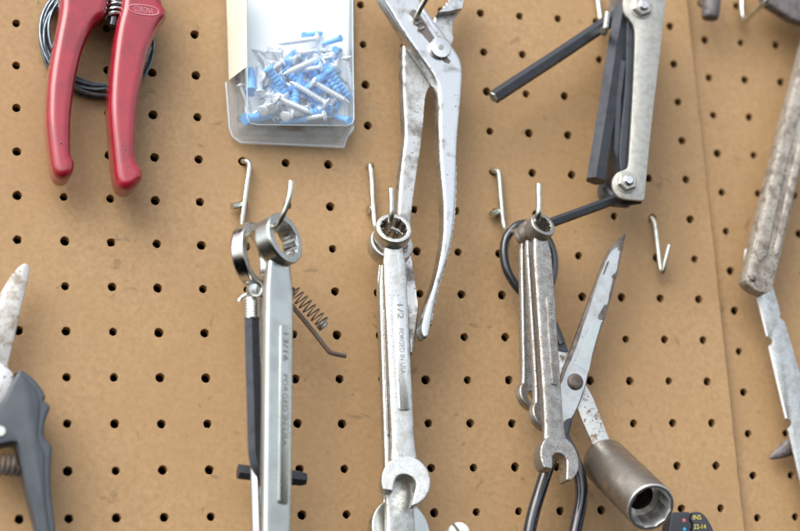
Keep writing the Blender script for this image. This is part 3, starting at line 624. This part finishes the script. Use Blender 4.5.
for r, h in ((.30, Lk_ - .6), (.29, .6), (.25, .55), (.25, 0)):
    rings.append([MF @ V((r * math.cos(2*PI*k/seg), r * math.sin(2*PI*k/seg), h)) for k in range(seg)])
so = mb; so.loft(rings, cap=False)
so.build('body', M_['socket'], t, sharp=28)
lip = MB(); lr = []
for r, h in ((Rk * .985, Lk_ - .022), (Rk * .972, Lk_ - .004), (Rk * .938, Lk_ + .006)): lr.append([MF @ V((r * math.cos(2*PI*k/seg), r * math.sin(2*PI*k/seg), h)) for k in range(seg)])
lr.append([MF @ V((p[0], p[1], Lk_ + .004)) for p in bo2]); lr.append([MF @ V((p[0] * .992, p[1] * .992, Lk_ - .06)) for p in bo]); lr.append([MF @ V((p[0] * .992, p[1] * .992, Lk_ - .50)) for p in bo])
lip.loft(lr, cap=False).build('mouth', M_['mouth'], t, sharp=24)

# ------------------------------------------------------------------ wire crimper at the bottom edge
t = thing('wire_crimper', 'charcoal crimping pliers with yellow size marks at the bottom edge', 'crimper', at(694, 520, .5))
MB().slab(uv(px([(665, 560), (668, 536), (671, 516), (672, 513), (676, 512.3), (687, 512), (689.3, 513), (690.5, 516), (689, 520), (691.5, 525), (690.5, 531), (692, 540), (692, 560)], 3), .9), .5, .92, .03).build('jaw', M_['cutter'], t)
j = MB().slab(uv(px([(693.5, 560), (693.5, 540), (692.4, 531), (693.3, 525), (690.8, 520), (692.3, 516), (691.5, 513), (694, 512), (700, 512.3), (704.5, 515.5), (709, 522), (713, 530), (717, 542), (720, 560)], 3), .9), .5, .92, .03).build('jaw', M_['cutter'], t)
xr = at(705, 518, .9) - at(690, 518, .9)
text(MB(), 'INS', at(697, 517.7, .925), xr, (0, 0, 1), .15, .004, .20).build('lettering', M_['yellow'], j)
text(MB(), '22-14', at(700, 527, .925), xr, (0, 0, 1), .15, .004, .30).build('lettering', M_['yellow'], j)
for (x, y, k) in ((684, 520.5, 'pinkdot'), (684.5, 529.5, 'bluedot')):
    MB().lathe([(.045, 0), (.045, .008), (.03, .012)], frame(at(x, y, .918), (0, -1, 0)), 16).build('colour_dot', M_[k], t)

# ------------------------------------------------------------------ steel channel with notched blade on the right
t = thing('folding_saw', 'corroded steel channel handle with a pale notched blade pivoted at its lower end', 'folding tool', at(752, 278, .6))
ch = [(835, -40), (800, 60), (772, 168), (747, 272), (745, 284), (749, 288), (757, 291), (766, 293), (772, 289), (775, 278), (788, 226), (802, 168), (830, 60), (865, -40)]
ch = [(835, -60), (800, 62), (772, 170), (748, 268), (746, 281), (752, 287), (758, 291), (766, 292.5), (771.5, 289), (775, 278), (787, 228), (801, 166), (830, 60), (863, -60)]
h = MB().slab(uv(px(ch, 4), .8), .42, .80, .03, 2).build('channel', M_['channel'], t)
def strip(a, b, w0, w1, d0, d1, nm, mt, par, r=.02):
    return MB().slab(uv([(a[0], a[1]), (b[0], b[1]), (b[0] + w1, b[1] + 1), (a[0] + w0, a[1] + 1)], d1), d0, d1, r, 2).build(nm, mt, par)
MB().slab(uv([(801, 62), (774, 168), (755, 250), (760, 262), (767, 255), (785, 172), (812, 62)], .85), .78, .86, .03, 3).build('ridge', M_['channel'], h)
MB().slab(uv([(819, 62), (791, 172), (774, 250), (776, 258), (781, 245), (800, 165), (829, 62)], .83), .78, .85, .03, 3).build('ridge', M_['channel'], h)
MB().lathe([(.085, 0), (.085, .03), (.06, .055), (.002, .06)], frame(at(752.5, 278.5, .8), (0, -1, 0)), 20).build('rivet', M_['darksteel'], t, sharp=60)
MB().slab(uv([(747.5, 248), (751, 246), (753, 262), (746, 268)], .5), .34, .40, .01, 1).build('tab', M_['white'], t)
bl = [(752, 278), (754.5, 288), (757.5, 297), (762, 315), (767.3, 336.5), (770, 337), (773, 339.5), (773, 343), (770.5, 345), (769.3, 345.5), (778, 383), (786.3, 418.5), (789, 419), (792, 421), (792.3, 424.5), (790, 427), (788.5, 427.5), (794, 452), (802, 486), (815, 540), (845, 540), (822, 450), (805, 388), (796, 356), (786.5, 325), (785, 320.5), (782.5, 319), (780, 316.5), (781.5, 313), (779, 304), (774, 287), (770, 274)]
bt = MB().slab(uv(bl, .44), .33, .40, .012, 2).build('notched_blade', M_['speckled'], t)
MB().slab(uv([(757.5, 297), (762, 315), (767.2, 336), (768.6, 336), (763.8, 315), (759.5, 297)], .45), .39, .425, .006, 1).build('blade_edge', M_['white'], bt)
MB().slab(uv([(769.3, 346), (778, 384), (786.2, 418.3), (788, 418.3), (780, 384), (771.3, 346)], .45), .39, .425, .006, 1).build('blade_edge', M_['white'], bt)

# ------------------------------------------------------------------ odds and ends at the edges
tp = path([(818, 424, .2), (800, 440, .15), (790, 447, .12), (778, 454, .08), (769.5, 458.5, .05)], 4)
tag(MB().tube(tp, [.34, .33, .31, .29, .27, .25, .23, .21, .20, .19, .17, .15, .12, .10, .08, .05, .015][:len(tp)], 12, flat=.5).build('awl_tip', M_['greyiron'], org=tp[0]), 'dark pointed tool tip poking out behind the notched blade', 'awl')
gp = at(711, -5, .5)
t = thing('handle_end', 'grey round tool handle end at the top of the panel seam', 'tool handle', gp)
MB().tube(path([(716, -40, .75), (713, -15, .7), (711.5, 0, .65), (710.5, 12, .6), (709.8, 19, .58)], 5), [.23]*16 + [.22, .22, .21, .20, .17], 18).build('rod', M_['greyiron'], t, sharp=60)
MB().tube(path([(706, -30, .6), (703.5, -5, .55), (702, 5, .5)], 4), .08, 10).build('spring_arm', M_['darksteel'], t)
t = thing('curved_blade', 'broad grey curved iron blade in the top right corner beside a wire hook', 'blade', at(790, 0, .6))
bo_ = uv(px([(764, -20), (765, 0), (771, 5), (782, 12), (795, 19.5), (812, 23), (840, 22), (840, -30), (790, -40)], 4), .8)
MB().slab(bo_, .5, .8, .05, 3).build('blade', M_['greyiron'], t)
# dark handled pruner at the left edge
t = thing('pruning_shears', 'pruning shears with slate grey handle and pale upturned blade at the left edge', 'pruner', at(5, 400, .6))
MB().slab(uv(px([(-30, 360), (-12, 312), (0, 294), (10, 277), (20, 265.5), (26, 263), (29.5, 267), (28.5, 278), (22, 305), (14, 340), (8.5, 363), (6, 380), (-14, 390), (-34, 385)], 4), .75), .62, .74, .03, 2).build('upper_blade', M_['sapblade'], t)
MB().slab(uv(px([(-30, 372), (-4, 363), (4, 365), (11, 371), (13.5, 377), (9, 392), (2, 404), (-16, 412), (-34, 400)], 4), .85), .7, .86, .03, 2).build('lower_blade', M_['rustblade'], t)
hn = [(-12, 413), (2, 400), (11, 384), (18.5, 371.5), (21, 371.5), (31, 378), (40.5, 389), (45, 398), (43, 401.5), (45, 403), (49.5, 407.5), (48, 413), (45, 421), (43.3, 431), (44.5, 439), (49.5, 444.5), (51.5, 450), (50, 470), (50.5, 492), (53, 515), (57, 545), (62, 575), (52, 575), (40, 545), (33, 518), (26, 490), (20, 463), (17, 449), (13, 444.5), (4, 445.5), (-12, 449), (-30, 440), (-30, 425)]
MB().slab(uv(px(hn, 4), 1.0), .58, 1.14, .05, 3).build('handle', M_['greyplastic'], t, remesh=.02, smooth=10)
MB().slab(uv(px([(-28, 436), (-12, 420), (3, 404), (12, 388), (19.5, 375), (29, 382), (36, 391), (38.5, 400), (39.5, 408), (38, 422), (37, 436), (40.5, 446), (44, 456), (44, 480), (46, 505), (51, 540), (54, 570), (50, 570), (38, 530), (30, 495), (23, 462), (19, 446), (13, 441.5), (-10, 445)], 4), 1.16), 1.05, 1.175, .025, 3).build('grip_face', M_['greyplastic'], t)
MB().lathe([(.13, 0), (.13, .07), (.1, .1)], frame(at(0, 432, 1.1), (0, -1, 0)), 24).build('pivot_screw', M_['zinc'], t)
a0, a1 = at(-8, 464, .8), at(18, 466, .8); P = []
for k in range(5 * 20):
    a = 2*PI*k/20; P.append(a0.lerp(a1, k / 100) + V((0, -.2*math.cos(a), .2*math.sin(a))))
MB().tube(P, .03, 8).build('spring', M_['greyiron'], t)
# white slotted screw head at the bottom edge
t = thing('slotted_screw', 'white slotted round head at the bottom edge, right of the middle wrenches', 'screw', at(459, 531, .6))
o_ = at(459.5, 533.5, .7); Rh = .245; axs = frame(o_, (0, -1, 0))
MB().lathe([(Rh, -.1), (Rh, 0), (Rh * .93, .05), (Rh * .7, .08), (.002, .1)], axs, 30).lathe([(.1, -.7), (.1, -.08)], axs, 14).build('head', M_['white'], t, sharp=60)
MB().tube([at(452.8, 523.5, .755), at(457, 529, .795), at(462, 536, .80)], .03, 6).build('slot', M_['stamp'], t)

# ------------------------------------------------------------------ light
SUN_AZ, SUN_EL = math.radians(-42), math.radians(44)     # azimuth from the board's normal, to the left when negative
sd = V((math.sin(SUN_AZ) * math.cos(SUN_EL), -math.cos(SUN_AZ) * math.cos(SUN_EL), math.sin(SUN_EL)))
wd = bpy.data.worlds.new('World'); scene.world = wd; wd.use_nodes = True; nt = wd.node_tree
sky = nt.nodes.new('ShaderNodeTexSky'); sky.sky_type = 'NISHITA'; sky.sun_disc = False; sky.sun_elevation = SUN_EL; sky.sun_rotation = math.atan2(sd.x, sd.y)
sky.dust_density = 2.0; sky.air_density = .8; sky.ozone_density = 1.0
hs = nt.nodes.new('ShaderNodeHueSaturation'); hs.inputs['Saturation'].default_value = .34      # thin overcast: a pale, nearly neutral sky
nt.links.new(sky.outputs[0], hs.inputs['Color']); nt.links.new(hs.outputs[0], nt.nodes['Background'].inputs[0]); nt.nodes['Background'].inputs[1].default_value = .15
ld = bpy.data.lights.new('sun', 'SUN'); ld.energy = 1.5; ld.angle = math.radians(55); ld.color = (1, .93, .84)
lo = bpy.data.objects.new('sun', ld); COL.objects.link(lo); lo.rotation_euler = sd.to_track_quat('Z', 'Y').to_euler()
scene.view_settings.view_transform = 'Standard'; scene.view_settings.look = 'None'; scene.view_settings.gamma = 1
scene.view_settings.exposure = 0.94
scene.cycles.filter_width = 1.6
scene.cycles.max_bounces = 10; scene.cycles.transparent_max_bounces = 12
